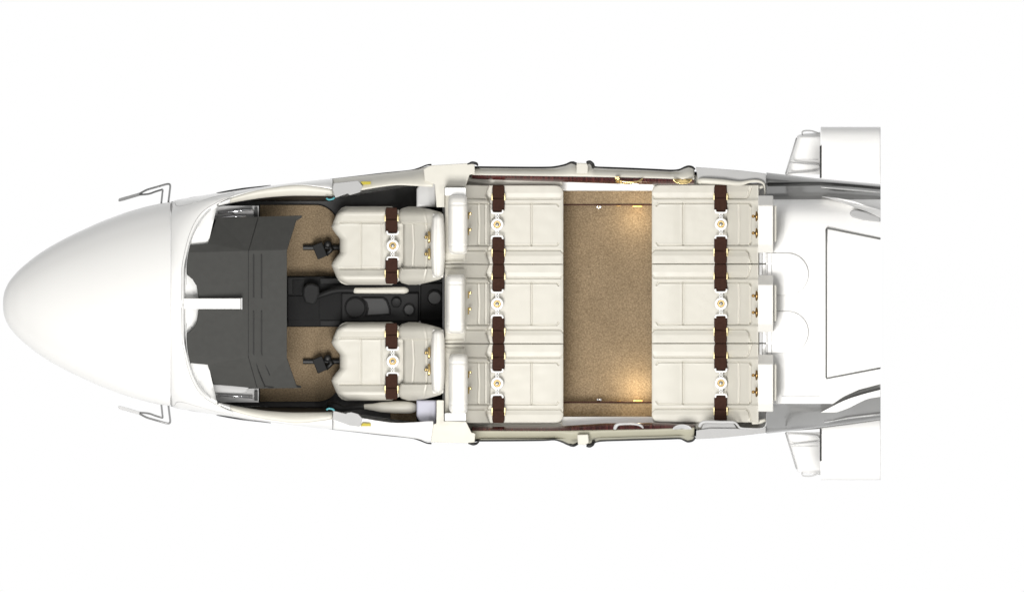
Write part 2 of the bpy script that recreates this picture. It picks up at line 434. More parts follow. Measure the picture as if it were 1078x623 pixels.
# ---- pillars between cockpit and cabin
p1 = [(459.5,218.2),(457.6,194),(453.5,192.5),(447,190),(446,178),(453,174.3),(497.6,171.6),(499.5,173.2),(500,183),(494.2,184.2),(490.2,196.8),(468,197.2),(468,218.2)]
p2 = [(459.5,421),(459.3,445.4),(456.3,446.2),(455.2,452.5),(453.6,465.2),(499.6,466.2),(500.4,456),(496.4,455),(490.6,443.6),(467.4,443),(467.4,421)]
MB().prism(p1, 35, 104).build('door_pillar', CREAM, H, bevel=.7)
MB().prism(p2, 35, 104).build('door_pillar', CREAM, H, bevel=.7)
MB().tube([(492,173,104),(497,171.4,105),(501.5,172.4,104),(503,174.4,102)],[.6,1.5,1.5,.7],8,smooth=3).build('hinge_seal', RUBBER, H, smooth=True)
MB().tube([(493,466.4,104),(498,467.2,105),(501.5,466.4,104),(504,464.8,102)],[.6,1.5,1.4,.7],8,smooth=3).build('hinge_seal', RUBBER, H, smooth=True)
MB().box(465.8,467.6,190,450,0,100).build('bulkhead', BLACK, H)

# side boxes by the pillars
pillow(interp([(192,447),(195,441),(199,438.5),(218,438.5)]), 459, 192, 218, lambda X,Y: 78+0*X, 0, r=2, cell=1).build('side_box', SHELL, H, smooth=True, auto=50)
pillow(interp([(421,438.5),(437,438.5),(441,440),(444,443),(446,449)]), 459.2, 421, 446.2, lambda X,Y: 78+0*X, 0, r=2, cell=1).build('side_box', LAVEN, H, smooth=True, auto=50)

# ---- cabin doors
for y0,y1 in ((184,195.6),(444.2,452)):
    MB().box(488,592,y0,y1,-2,50).build('seat_side_lining', CREAM, H, bevel=1)
    MB().box(687,800,y0,y1,-2,50).build('seat_side_lining', CREAM, H, bevel=1)
seal_up = [(500,176.2),(540,176.6),(572,176.7),(584,176.1),(595,173.8),(601,171.2),(605,171.6),(608.5,173.6),(617,173.4),(620,171),(623,171.8),(625.5,176),(640,176.9),(659,177.6),(690,179.0),(706,179.8),(715,179.1),(721,176.4),(725,175.3),(729,176.2),(731.5,178.8)]
seal_dn = [(500,463.4),(540,463.2),(572,460.8+2),(584,462.2),(592,464.6),(598,467.4),(603,468.2),(607,466.5),(617,466.5),(620,467.6),(624,466.2),(631.7,463.6),(659,462.6),(690,461.7),(706,461.2),(716,461.0),(720,462.6),(724,464.4),(729,463.4),(732,459.8)]
woodT = interp([(495,184.2),(580,185.4),(650,186.6),(690,187.6),(731,189.2)]); woodB = interp([(495,188.6),(580,191.4),(650,193.7),(690,194.4),(733,194.2)])
woodT2 = interp([(495,453.2),(580,453.4),(640,452.4),(690,451.4),(733,449.5)]); woodB2 = interp([(495,448.6),(580,448.8),(636,445.2),(690,444.6),(733,446.2)])
xs = np.linspace(497,731,160)
for s_ in (0,1):
    sl = seal_dn if s_ else seal_up
    fs = interp(sl); wt, wb = (woodT2, woodB2) if s_ else (woodT, woodB)
    sg = -1 if s_ else 1
    G = []; Gw = []
    for x in xs:
        a = float(fs(x))+sg*.6; b = float(wt(x)); c = float(wb(x))
        G.append([(x, a+(b-a)*(1-math.cos(t*math.pi/2)), 52+20*math.sin(t*math.pi/2)) for t in np.linspace(0,1,10)])
        Gw.append([(x, b-sg*.2, 71.2),(x, b+(c-b)*.12, 72.4),(x, b+(c-b)*.6, 70),(x, c-sg*.4, 66),(x, c, 63),(x, c-sg*.6, 8)])
    door = MB().grid(np.array(G)).build('cabin_door', KHAKI if s_ else CREAM, H, smooth=True, solid=1.5)
    MB().grid(np.array(Gw)).build('wood_trim', WOOD, door, smooth=True, solid=1.2, auto=40)
    MB().tube([(x,y,54) for x,y in sl], 1.15, 8, smooth=3).build('door_seal', RUBBER, door, smooth=True)
    if not s_:
        MB().prism([(606.5,183),(607,171.5),(618,172),(619.2,175),(619,182.6)],40,80).build('door_latch', CREAM, door, bevel=1)
        MB().tube([(618,171.6,78),(621,170.8,79),(624,173.4,78),(624.5,176,70)],1.9,8,smooth=3).build('latch_seal', RUBBER, door, smooth=True)
        MB().tube([(603,171.2,78),(606,172.4,78),(608,174,74)],1.5,8,smooth=3).build('latch_seal', RUBBER, door, smooth=True)
        hd = MB(); hd.tube([(648,188.8,76),(652,190.6,78),(660,191.8,79),(668,191.8,79),(673,190.8,78),(676.6,188.2,76)],[.8,1.0,.9,.9,1.0,.6],10,smooth=5)
        hd.lathe(650.4,189.2,[(2.6,70),(2.6,76),(1.8,78.4),(.8,79.4)],20); hd.box(647.6,651.8,186.4,188.4,70,79)
        hd.tube([(648,191.5,76),(655,193.4,78),(664,193.4,77)],.6,8,smooth=3)
        hd.build('door_handle', GOLD, door, smooth=True, auto=45)
        bw = MB()
        prof = []
        Gb_ = []
        for t in np.linspace(0,math.pi,22):
            Gb_.append([(718.6+10.4*math.cos(t)*k, 188.6+5.4*math.sin(t)*k, 74-4*(1-k)+3*k) for k in (1,.85,.6,.4,.15)])
        bw.grid(np.array(Gb_)); bw.build('cup_bowl', GOLD, door, smooth=True, solid=.8)
    else:
        MB().prism([(607.6,457.2),(619.4,456.8),(620,466),(616,468),(608.4,467.6)],40,80).build('door_latch', CREAM, door, bevel=1)
        MB().tube([(618,468.4,78),(621,469,79),(624,467,78),(625,464,70)],1.9,8,smooth=3).build('latch_seal', RUBBER, door, smooth=True)
        MB().tube([(600,468.0,78),(604,468.6,78),(608,466.5,74)],1.5,8,smooth=3).build('latch_seal', RUBBER, door, smooth=True)
        hd = MB(); hd.tube([(647,451.2,76),(648.6,448,78),(652,446.2,79),(662,445.8,79),(671,446.4,79),(675,448,78),(677,450,76)],[1.7,2.1,1.5,1.2,1.3,1.3,.9],10,smooth=5)
        hd.build('door_handle', SHELL, door, smooth=True)
        bw = MB(); Gb_ = []
        for t in np.linspace(0,math.pi,22):
            Gb_.append([(718.3+10.2*math.cos(t)*k, 451.6-5.2*math.sin(t)*k, 74-4*(1-k)+3*k) for k in (1,.85,.6,.4,.15)])
        bw.grid(np.array(Gb_)); bw.build('cup_bowl', SHELL, door, smooth=True, solid=.8)

# ---- rear corner frames
fr = [(732.2,176.2),(806,182.6),(806,196.4),(798,198.2),(797,194),(738,190)]
MB().prism([(732.4,176.0),(750,177.2),(780,179.6),(806.4,182.8),(806.4,193.2),(800,193.6),(735,190.6)],35,86.0).build('corner_frame', LGREY, H, bevel=.5)
MB().prism([(732.6,462.0),(756,460.8),(780,458.4),(806.2,455.4),(806.2,449.0),(795,451.0),(748,450.6),(733,452.6)],35,86.0).build('corner_frame', LGREY, H, bevel=.5)
MB().tube([(736,191.3,86.0),(740,190.4,89.0),(760,191.6,90.0),(778,193.2,89.0),(790,190.9,89.0),(798,190.8,89.0),(803.4,193,88.0),(805,198,87.0),(805,205,86.0)],[2.6,3.1,3.0,2.6,1.5,1.5,1.3,.9,.8],12,smooth=5).build('corner_moulding', CREAM, H, smooth=True)
MB().tube([(779,193.0,82.0),(786,190.6,83.0),(796,190.0,84.0),(804,190.6,83.0)],[1,2.4,2.8,2.4],10,smooth=4).build('corner_pad', STEEL, H, smooth=True)
MB().tube([(790,196.0,85.0),(797,197.6,87.0),(803.5,196.6,87.0)],[1.6,2.2,1.4],10,smooth=4).build('corner_pad', CREAM, H, smooth=True)
MB().tube([(736.5,448.8,86.0),(738,445.6,88.0),(743,443.6,89.0),(758,444.0,89.0),(772,444.2,89.0),(776,446.6,88.0),(779.6,450.2,87.0),(790,450.9,87.0),(800,450.9,87.0),(805,449,87.0),(807,444,87.0),(807,434.5,86.0)],[1.6,1.9,1.7,1.5,1.4,1.2,1.0,.8,.7,.7,.7,.7],10,smooth=5).build('corner_moulding', SHELL, H, smooth=True)
MB().prism([(738,452),(740,446),(744,444.6),(772,445),(776,450.6),(776,452)],0,82.0).build('corner_pad', LGREY, H, bevel=1)
MB().tube([(792,444.4,84.0),(800,443.6,86.0),(806,441.8,86.0)],[2.4,2.4,1.6],10,smooth=4).build('corner_pad', CREAM, H, smooth=True)

# ---- aft fuselage (tail root), cut off square at its rear end
xs = np.linspace(806.8,927,70)
eU = interp([(800,181),(807,181.8),(862.6,188.0),(895,191),(927,193.9)]); kU = interp([(807,193.2),(862.6,192.4),(895,194.4),(927,197.4)])
eD = interp([(807,456.2),(862.6,450),(895,446),(927,441.6)]); kD = interp([(807,450.8),(862,448),(894,440),(927,436)])
gD = interp([(800,424.6),(877,424.7),(887.7,417.5),(904,410),(927,404)])
Gs=[];Gk=[];Gd=[];Gl=[];Gm=[]
for x in xs:
    e,k = float(eU(x)),float(kU(x))
    Gs.append([(x,e,60),(x,e+(k-e)*.25,70),(x,e+(k-e)*.7,76),(x,k,77.5),(x,k+.6,76.2)])
    Gk.append([(x,k+.6,76.2),(x,k+1.6,78),(x,k+(210-k)*.25,81),(x,k+(210-k)*.55,86.5),(x,k+(210-k)*.8,91.5),(x,210,93)])
    Gd.append([(x,210,93),(x,213,101.5),(x,216,108),(x,219,112.5),(x,222,116),(x,225,118.6),(x,229,120.8),(x,235,122.8),(x,245,125),(x,260,127),(x,320,128)]+[(x,380,127),(x,float(gD(x))-10,125.2),(x,float(gD(x))-3,124.3),(x,float(gD(x)),122.6)])
    g,e2,k2 = float(gD(x)),float(eD(x)),float(kD(x))
    Gl.append([(x,g,122.4),(x,g+1,119),(x,g+(k2-g)*.3,110),(x,g+(k2-g)*.6,98),(x,g+(k2-g)*.9,84),(x,k2,78)])
    Gm.append([(x,k2,78),(x,k2+(e2-k2)*.4,76),(x,k2+(e2-k2)*.8,70),(x,e2,60)])
MB().grid(np.array(Gd)).build('aft_deck', DECKW, H, smooth=True)
MB().grid(np.array(Gk)).build('aft_side_panel', SHADEG, H, smooth=True)
MB().grid(np.array(Gs)).build('aft_lower_panel', SHADEG, H, smooth=True)
MB().grid(np.array(Gl)).build('aft_side_panel', SHADEG, H, smooth=True)
MB().grid(np.array(Gm)).build('aft_lower_panel', SHADEG, H, smooth=True)
MB().tube([(808,193.4,78.4),(862,192.6,78.4),(895,194.6,78),(926.8,197.5,78)],[.8,.7,.5,.35],8,smooth=3).build('aft_joint', RUBBER, H, smooth=True)
MB().tube([(864,197.2,82),(880,198.8,84),(905,201,84),(926.8,203,84)],[.2,.8,.9,.8],8,smooth=3).build('aft_joint', WHITE, H, smooth=True)
MB().tube([(868,444.4,86),(894,439.8,82),(926.8,436,81)],[.3,.8,.9],8,smooth=3).build('aft_joint', WHITE, H, smooth=True)
# blade-shaped highlights built as raised white strips, and a grey patch
def skin(poly, z0, z1, name, m, **k): return MB().prism(poly, z0, z1).build(name, m, H, **k)
up = crom([(864.7,206.8,113),(882,208.6,113),(898,211.6,116),(912.7,216.9,118),(926.9,221,119)],4)
lo = crom([(926.9,229.4,126),(914,223.4,124.4),(898,218,122),(884,212.6,117),(864.7,206.8,113.5)],4)
MB().prism([(p[0],p[1],p[2]+1.5) for p in up+lo[:-1]], 90, 118).build('blade_highlight', DECKW, H, bevel=.4)
lo2 = [(881,433.8,112),(894,429,114),(905,423.4,115),(914.8,419.4,117),(926.9,417.4,118)]
up2 = [(926.9,410,122),(907,415.2,121),(887.7,421.8,119.5),(863.7,434.0,112)]
MB().prism([(p[0],p[1],p[2]+1.8) for p in crom(lo2,4)+crom(up2,4)], 90, 118).build('blade_highlight', DECKW, H, bevel=.4)
sc1 = [(894,225.2),(896,221.6),(900,220.6),(912.7,223.2),(926.9,228.8),(926.9,234),(908.6,231.9),(896.5,228.6)]
MB().prism([(x,y,126.2) for x,y in sc1], 110, 126.2).build('deck_grey_patch', LGREY, H, bevel=1.6)
# access panel joint
for ps in ([(869.8,241,0),(869.8,397.8,0)],[(869.8,240.2,0),(926.8,251.6,0)],[(869.8,398.2,0),(926.8,387.4,0)]):
    ps2 = []
    for t in np.linspace(0,1,12):
        x = ps[0][0]+(ps[1][0]-ps[0][0])*t; y = ps[0][1]+(ps[1][1]-ps[0][1])*t
        z = float(np.interp(abs(y-AX),[0,60,88],[128,127,125.2]))
        ps2.append((x,y,z))
    MB().tube([(a_,b_,c_+.5) for a_,b_,c_ in ps2],.85,8).build('access_panel_joint', LINE, H, smooth=True)
for c in (288.7,349.6):
    pts = [(806.5,c-22,126.9)]+[(p[0],p[1],127.4) for p in arcpts(829,c,22,-90,90,18)]+[(806.5,c+22,126.9)]
    dome = MB().prism([(p[0],p[1]) for p in pts],118,129.4).build('headrest_dome', DECKW, H, bevel=.7)
    MB().tube([(x,y,128.6) for x,y,z in pts],.35,6).build('dome_joint', FAINT, dome, smooth=True)
MB().tube([(823,416.8,125.6),(863,416.8,125.6)],.3,6).build('deck_joint', FAINT, H)
MB().tube([(864,409.6,126),(864,398.9,126.2)],.2,6).build('deck_joint', FAINT, H)

# ---- stub fairings either side of the tail root
for s_ in (0,1):
    f = (lambda p:p) if not s_ else (lambda p:[(q[0], 2*319.3-q[1])+tuple(q[2:]) for q in p])
    fy = (lambda y:y) if not s_ else (lambda y:2*319.3-y)
    w = thing_parent = H
    xs = np.linspace(864,927,40); G=[]
    for x in xs:
        b = 146+ 2*math.sin((x-864)/63*math.pi)
        G.append([(x,fy(133.7),82),(x,fy(134.1),96),(x,fy(136),102),(x,fy(139),106),(x,fy(143),108.8),(x,fy(b+1.5),110.3),(x,fy(153),110.8),(x,fy(165),111),(x,fy(182),111),(x,(float(eD(x))+.6) if s_ else float(eU(x))-.6,111)])
    sb = MB().grid(np.array(G)).build('stub_wing', DECKW, H, smooth=True, solid=1)
    MB().box(863.0,864.6,fy(153.6),fy(187.6),100,112.5).build('wing_slot', RUBBER, sb)
    # front fairing
    G=[]
    for t in np.linspace(0,1,24):
        yy = 184-(184-144.6)*t
        xa = 827+(838.8-827)*t
        G.append([(xa,fy(yy),76),(xa+.9,fy(yy),86),(xa+2.6,fy(yy),92),(xa+5,fy(yy),97),(xa+7,fy(yy),98),(xa+10,fy(yy),98.4),(863.6,fy(yy-.0),98.6)])
    for t in np.linspace(0,1,8)[1:]:
        yy = 144.6-(144.6-141.5)*math.sin(t*math.pi/2)
        xa = 838.8+ (1-math.cos(t*math.pi/2))*5
        G.append([(xa,fy(yy),76-t*4),(xa+.9,fy(yy),86-t*9),(xa+2.6,fy(yy-.6*t),92-t*12),(xa+5,fy(yy-.8*t),97-t*14),(xa+7,fy(yy-1.1*t),98-t*14),(xa+10,fy(yy-1.3*t),98.4-t*14),(863.6,fy(yy-2.6*t),98.6-t*15)])
    MB().grid(np.array(G)).build('wing_fairing', DECKW, sb, smooth=True, solid=1)
    MB().tube(f([(829.5,182.4,102.0),(846,181.6,102.0),(858,180.2,102.0),(861.8,178.6,102.0),(862.4,175.6,102.0),(860,173.8,102.0),(846,172.4,102.0),(831.5,171,102.0)]),.75,8,smooth=5).build('step_loop', LGREY if not s_ else SHELL, sb, smooth=True)
    MB().tube(f([(826.9,183.5,90.0),(838.6,145.2,90.0)]),.7,8).build('fairing_edge', LGREY, sb, smooth=True)
    MB().tube(f([(845,144,90.0),(844.6,139.2,90.0),(848,137.8,90.0),(854,138,90.0),(859,139.4,90.0),(863,141,90.0)]),.8,8,smooth=5).build('tie_down_loop', LGREY if not s_ else SHELL, sb, smooth=True)
    MB().tube(f([(833,169,100.5),(861,169,101.0)]),.25,6).build('fairing_joint', FAINT, sb)

# ---- step tubes beside the nose
for s_ in (0,1):
    f = (lambda p:p) if not s_ else (lambda p:[(q[0], 2*319.6-q[1])+tuple(q[2:]) for q in p])
    st = MB(); st.tube(f([(147,203.9,6),(154,200.2,8),(161,198,9),(168.4,195.9,10),(174,194.3,10),(177.6,193.8,10),(179.2,195.6,12),(178.6,202,24),(177.2,213.5,44)]),1.05,8,smooth=5)
    st.tube(f([(147,205.2,6),(156.7,204.2,8),(163.4,201.9,9),(169,200.2,10),(171.2,199.9,11),(170.9,204,22),(169.7,215,42)]),1.0,8,smooth=5)
    so = st.build('step_tube', STEEL, H, smooth=True)
    MB().prism([(q[0],q[1]) for q in f([(124.4,211),(125.4,208.9),(148,202.5),(152,204.8),(130,211.4),(125.2,212.4)])],3,6.5).build('step_pad', PLATE, so, bevel=.5)
# nose seam line and side hatch lines: raised paint joints
seam = [(180.0, AX-107.6*math.sin(a), 45.2+75.15*math.cos(a)) for a in np.linspace(-math.pi/2,math.pi/2,60)]
MB().tube(seam,.25,6).build('nose_joint', FAINT, H, smooth=True)

# ------------------------------------------------------------------ cockpit centre console and controls
K = thing('centre_console', 390, 316.5, 0, 'long black centre console with cup holder between the two pilot seats', 'console')
mb = MB().prism([(303,291),(340,291),(352,294),(466,294),(466,344),(352,344),(345,343.4),(303,343.4)], .6, 22)
base = mb.build('console_body', CONS, K, bevel=.8)
MB().box(303,321,292,309.6,22.2,24).build('console_panel', CONS2, K, bevel=.5)
MB().box(308,320.5,294,309,24.2,25).build('console_panel', CONS, K, bevel=.4)
MB().box(303,336,311.5,336.5,22.2,23.4).build('console_panel', CONS, K, bevel=.4)
MB().box(337,358,293,298.6,22.2,24).build('console_panel', CONS2, K, bevel=.4)
MB().box(337,358,337.4,342.6,22.2,24).build('console_panel', CONS2, K, bevel=.4)
MB().box(359.5,440.8,308.4,338.2,22.2,27).build('console_panel', CONS2, K, bevel=1.2)
MB().lathe(374,324,[(11.4,27),(11.4,29),(10.2,29.6),(9.6,28)],36).build('round_cover', CONS2, K, smooth=True, auto=40)
tray = [(380,312.6),(404,312.6),(408,316),(411,324),(411.6,331.6),(384,333.4),(386,326),(384,318)]
MB().prism(tray,27.2,29).build('storage_tray', CONS, K, bevel=.8)
MB().prism([(383,314.4),(403,314.4),(406.4,317.4),(409,325),(409.2,329.8),(387,331.2),(388.4,325),(386.8,318)],29.1,29.5).build('tray_mat', BLACK, K)
MB().lathe(417.2,318.4,[(5.4,27),(5.4,31),(4.6,32),(3.6,31.6)],28).build('control_knob', CONS2, K, smooth=True, auto=40)
MB().lathe(430.6,326,[(6.4,27),(6.4,29.6),(5.6,30.2),(5.2,28.4),(4.9,27.2)],28).build('cup_recess', BLACK, K, smooth=True, auto=40)
MB().box(441.2,442.6,296,342,22.2,25).build('console_strip', CONS2, K, bevel=.3)
for y in (298.6,339.2): MB().lathe(441.8,y,[(1.5,22),(1.5,26.5),(1.0,27)],14).build('hinge_pin', STEEL, K, smooth=True, auto=40)
MB().box(443,465.5,298.5,337,22.2,27.4).build('console_lid', CONS, K, bevel=.8)
MB().lathe(457.4,313.8,[(8.4,27.4),(8.4,30.6),(7.4,31.2),(6.8,30.4),(6.5,28.2)],32).build('cup_holder', CONS2, K, smooth=True, auto=40)
MB().lathe(457.4,313.8,[(6.5,27.6),(6.4,28.3)],32).build('cup_floor', RUBBER, K)

# collective levers
def lever(name, label, parts):
    pass
T = thing('collective_lever', 402, 306, 22, 'black lever with long ivory grip lying along the lower edge of the upper pilot seat', 'control lever', 'levers beside the pilot seats')
blk = [(319,303),(323,298.4),(329,298),(336,301),(336.4,309),(334,316),(331,320.6),(321,318),(318.6,311)]
MB().prism(blk,24,38).build('lever_head', CONS2, T, bevel=2)
MB().tube([(333,312.6,32),(340,309.8,34),(350,306.4,36),(360,305.2,38),(375,305.6,40)],[2.6,3.2,3.4,3.2,2.9],12,smooth=4).build('lever_boot', CONS2, T, smooth=True)
MB().tube([(374,305.8,40),(376,305.8,40.5),(395,305.8,42),(415,305.6,44),(425,305.6,45),(428.5,305.6,44.8),(430.2,305.6,44.6)],[2.9,3.1,3.2,3.5,3.6,2.6,1.0],14,smooth=4).build('lever_grip', LEATH, T, smooth=True)
T = thing('collective_lever', 405, 428.6, 10, 'flared ivory lever with black boot between the lower pilot seat and the cockpit side', 'control lever', 'levers beside the pilot seats')
MB().tube([(346,425,34.0),(353,428,38.0),(362,430,42.0),(372,428.4,46.0),(383.5,427.8,48.0)],[3.5,5,3.4,3,3.2],12,smooth=4).build('lever_boot', BLACK, T, smooth=True)
MB().tube([(383,427.8,48.0),(386,427.8,48.0),(392,428.2,49.0),(402,428.4,51.0),(415,428.4,52.0),(428,428.6,53.0),(433.4,428.8,52.6),(434,428.8,52.0)],[2.6,2.9,3.6,5.4,6.3,6.4,5.8,5.0],16,smooth=4).build('lever_grip', LEATH, T, smooth=True)

# pedals / cyclic mounts on the cockpit carpet
for i,(dy,lab) in enumerate(((0,'black foot pedal block on a slider on the upper cockpit carpet'),(119.8,'black foot pedal block on a slider on the lower cockpit carpet'))):
    T = thing('foot_pedal', 335, 261+dy, 4, lab, 'foot pedal', 'foot pedals on the cockpit carpet')
    MB().tube([(319,260.6+dy,8),(362,260.6+dy,9)],2.7,12,flat=.7).build('pedal_rail', BLACK, T, smooth=True, auto=50)
    bp = [(328.6,258.6+dy),(338.8,254.6+dy),(344.6,269+dy),(334.6,273.4+dy)]
    MB().prism(bp,10,20).build('pedal_pad', CONS2, T, bevel=.8)
    MB().lathe(345,257.2+dy,[(4,6),(4,16),(3.2,18),(1.6,19)],20).build('pedal_pivot', BLACK, T, smooth=True)
    MB().tube([(345,257+dy,14),(349,263+dy,14),(343,268+dy,13)],2.6,10).build('pedal_arm', BLACK, T, smooth=True)

# ------------------------------------------------------------------ copying helper
def copy_tree(o, parent=None):
    c = o.copy(); col.objects.link(c)
    if parent: c.parent = parent
    for ch in list(o.children): copy_tree(ch, c)
    return c

# ------------------------------------------------------------------ belt sets (x,y relative numbers are absolute grid values)
def belts(root, xb0, xb1, c, z, zfun, x_b, ya=-41.6, yb=41.6, ye=13.0, r=1.6):
    for (a,b) in ((ya,-ye),(ye,yb)):
        q = b if a < 0 else a; sgn = -1 if a < 0 else 1
        sm = [([(xb0-2,c+sgn*27.6),(xb1+2,c+sgn*28.2)],.6,1.3)]
        xl = interp([(c+a,xb0),(c+b,xb0)]) if False else None
        inner = c+q
        outr = c+(a if a < 0 else b)
        fl = lambda Y, inner=inner, outr=outr: xb0+1.8*np.clip(1-np.abs(Y-inner)/3.0,0,1)**2+1.0*np.clip(1-np.abs(Y-outr)/3.5,0,1)**1.5
        fr_ = lambda Y, inner=inner, outr=outr: xb1-1.8*np.clip(1-np.abs(Y-inner)/3.0,0,1)**2-1.0*np.clip(1-np.abs(Y-outr)/3.5,0,1)**1.5
        bt = pillow(fl, fr_, c+a, c+b, lambda X,Y: z+zfun(X,Y)+0*X, z-3, sm, r=1.2, cell=.7, rz=.9).build('belt', BELT, root, smooth=True, auto=50)
        for xx in (xb0-.2, xb1+.2):
            cl = MB()
            cl.box(xx-.75,xx+.75,c+sgn*28-2.6,c+sgn*28+2.6,z-1,z+3.2); cl.box(xx-.45,xx+.45,c+sgn*28+sgn*2.8-1.8,c+sgn*28+sgn*2.8+3.2,z-1,z+2.2)
            cl.build('belt_clip', CLIPG, bt, bevel=.3)
    bk = MB(); bk.lathe(x_b,c,[(6.6,z-1),(6.8,z+2),(6.1,z+3.6),(4.1,z+4),(3.7,z+2.6)],36)
    for sgn in (-1,1):
        bk.box(x_b-1.7,x_b-.7,c+sgn*5.8,c+sgn*11.8,z,z+2.4); bk.box(x_b+.7,x_b+1.7,c+sgn*5.8,c+sgn*11.8,z,z+2.4)
        bk.box(x_b-2.2,x_b+2.2,c+sgn*8.6-.6,c+sgn*8.6+.6,z,z+2.4)
        bk.tube([(x_b-6.0,c+sgn*15.2,z+2.6),(x_b-5.6,c+sgn*13.2,z+2.8),(x_b-4,c+sgn*12.1,z+2.8),(x_b+4,c+sgn*12.1,z+2.8),(x_b+5.6,c+sgn*13.2,z+2.8),(x_b+6.0,c+sgn*15.2,z+2.6)],.95,8,smooth=3)
    b = bk.build('buckle', WHITE, root, smooth=True, auto=40)
    MB().lathe(x_b,c,[(3.7,z+2),(3.7,z+3.6),(3.0,z+4.6),(2.3,z+4.6)],28).build('buckle_ring', GOLD, b, smooth=True, auto=40)
    MB().lathe(x_b,c,[(2.3,z+4.2),(2.1,z+5.2),(1.2,z+5.8)],24).build('buckle_button', STEEL, b, smooth=True, auto=40)

def bracket(root, x, y, z, m, sgn=1, small=False):
    b = MB()
    if small:
        b.tube([(x-.6,y-3.6,z),(x-.6,y+3.6,z)],.7,8); b.lathe(x+1.2*sgn,y-2.2,[(1.6,z-1),(1.6,z+.6),(.9,z+1)],12)
        b.build('shoulder_bracket', m, root, smooth=True, auto=40); return
    b.tube([(x,y-5,z),(x+.4,y-2.6,z+.8),(x+.6,y,z+1.2),(x+.4,y+2.6,z+.8),(x,y+5,z)],[.7,1.5,2.2,1.5,.7],10,smooth=4)
    b.lathe(x-3.2*sgn,y,[(1.7,z-1),(1.8,z+1),(1.0,z+2)],16); b.box(min(x,x-3*sgn),max(x,x-3*sgn),y-.9,y+.9,z-1,z+.6)
    b.build('shoulder_bracket', m, root, smooth=True, auto=40)

# ------------------------------------------------------------------ pilot seats
def pilot_seat(c, label):
    R = thing('pilot_seat', 405, c, 0, label, 'pilot seat', 'pilot seats in the cockpit')
    xl = lambda Y: np.interp(Y-c, [-41.3,-39.5,-36,-33.3,-26,-20.3,-17,-12,-8.6,-7,7,8.6,12,17,20.3,26,33.3,36,39.5,41.3],
                                  [364,359.5,356,354.2,351,348.8,350,353.6,356.6,357.6,357.6,356.6,353.6,350,348.8,351,354.2,356,359.5,364])
    def zc(X,Y):
        d = np.abs(Y-c)
        return 58 + 5*np.clip((d-24)/8,0,1)*np.clip((41-d)/6,0,1)**.5 - 2.5*np.clip((402-X)/45,-1,1)**2 + 1.2*np.cos((X-391)/22*math.pi)*(d<23)*.4
    seams = [([(358,c-24.3),(424,c-24.3)],.8,1.6),([(358,c+24.3),(424,c+24.3)],.8,1.6),([(380,c-24),(380,c+24)],.7,1.0),([(402,c-24),(402,c+24)],.7,.9)]
    pillow(xl, lambda Y: np.interp(np.abs(Y-c),[0,30,36,41.3],[427,427,423,412]), c-41.3, c+41.3, zc, 14, seams, r=8, rz=10, rx=(9,2)).build('seat_cushion', LEATH, R, smooth=True)
    MB().box(366,440,c-30,c+30,4.2,14).build('seat_base', BLACK, R, bevel=1)
    # backrest with side bolsters
    xl2 = lambda Y: np.interp(np.abs(Y-c), [0,22.8,23.3,26,30,35,39,41.2],[424.2,424.2,421,420,418.8,419.2,422.4,430])
    xr2 = lambda Y: np.interp(np.abs(Y-c), [0,28,35,37,39,41.2],[467.5,467.5,464.6,458,450,438])
    def zb(X,Y):
        d = np.abs(Y-c); inner = np.clip((24.2-d)/1.6,0,1)
        zi = np.where(X<434.5, 67+(X-424)*1.0, 77.5+(X-434.5)*.9)
        zo = 67 + np.clip((X-418.5),0,60)**.85*1.6 - np.clip((d-30)/11,0,1)**2*14
        return np.minimum(zi*inner+zo*(1-inner), 132)
    seams = [([(424,c-23.4),(449,c-23.4)],.7,2.4),([(424,c+23.4),(449,c+23.4)],.7,2.4),([(434.8,c-23),(436,c),(434.8,c+23)],.7,1.2),([(449.3,c-23),(449.3,c+23)],.7,1.6),([(446,c-40),(449.5,c-23)],.8,1.0),([(446,c+40),(449.5,c+23)],.8,1.0)]
    pillow(xl2, xr2, c-41.2, c+41.2, zb, 16, seams, r=5, rz=7, rx=(3,3)).build('backrest', LEATH, R, smooth=True)
    xl3 = lambda Y: 453.4+2.4*(np.abs(Y-c)/34)**2
    xr3 = lambda Y: 468.4-2.0*(np.abs(Y-c)/34)**3
    pillow(xl3, xr3, c-33.5, c+33.5, lambda X,Y: 120-6*((Y-c)/33)**2+3*np.sin((X-453)/15*math.pi), 88, [([(459,c-33),(458,c),(459,c+33)],1.2,.7)], r=5.5, rz=9).build('headrest', LEATHW, R, smooth=True)
    for s_ in (-1,1):
        b = MB(); y = c+s_*8.9
        b.tube([(451.2,y-5.2,99),(451.6,y-4.6,101),(451.8,y,101.6),(451.6,y+4.6,101),(451.2,y+5.2,99)],[.9,1.5,1.3,1.5,.9],10,smooth=4)
        b.lathe(448.4,y,[(1.9,93),(1.9,99),(1.0,100)],16); b.box(448.6,451,y-.7,y+.7,93,100)
        b.build('shoulder_bracket', GOLD, R, smooth=True, auto=40)
    belts(R, 405.6, 418.6, c, 64, lambda X,Y: 0*X, 413.4, ya=-40.2, yb=40.2, ye=12.6)
pilot_seat(258.6, 'ivory leather pilot seat at the top, beside the light grey side box')
pilot_seat(380.2, 'ivory leather pilot seat at the bottom, beside the lavender grey side box')

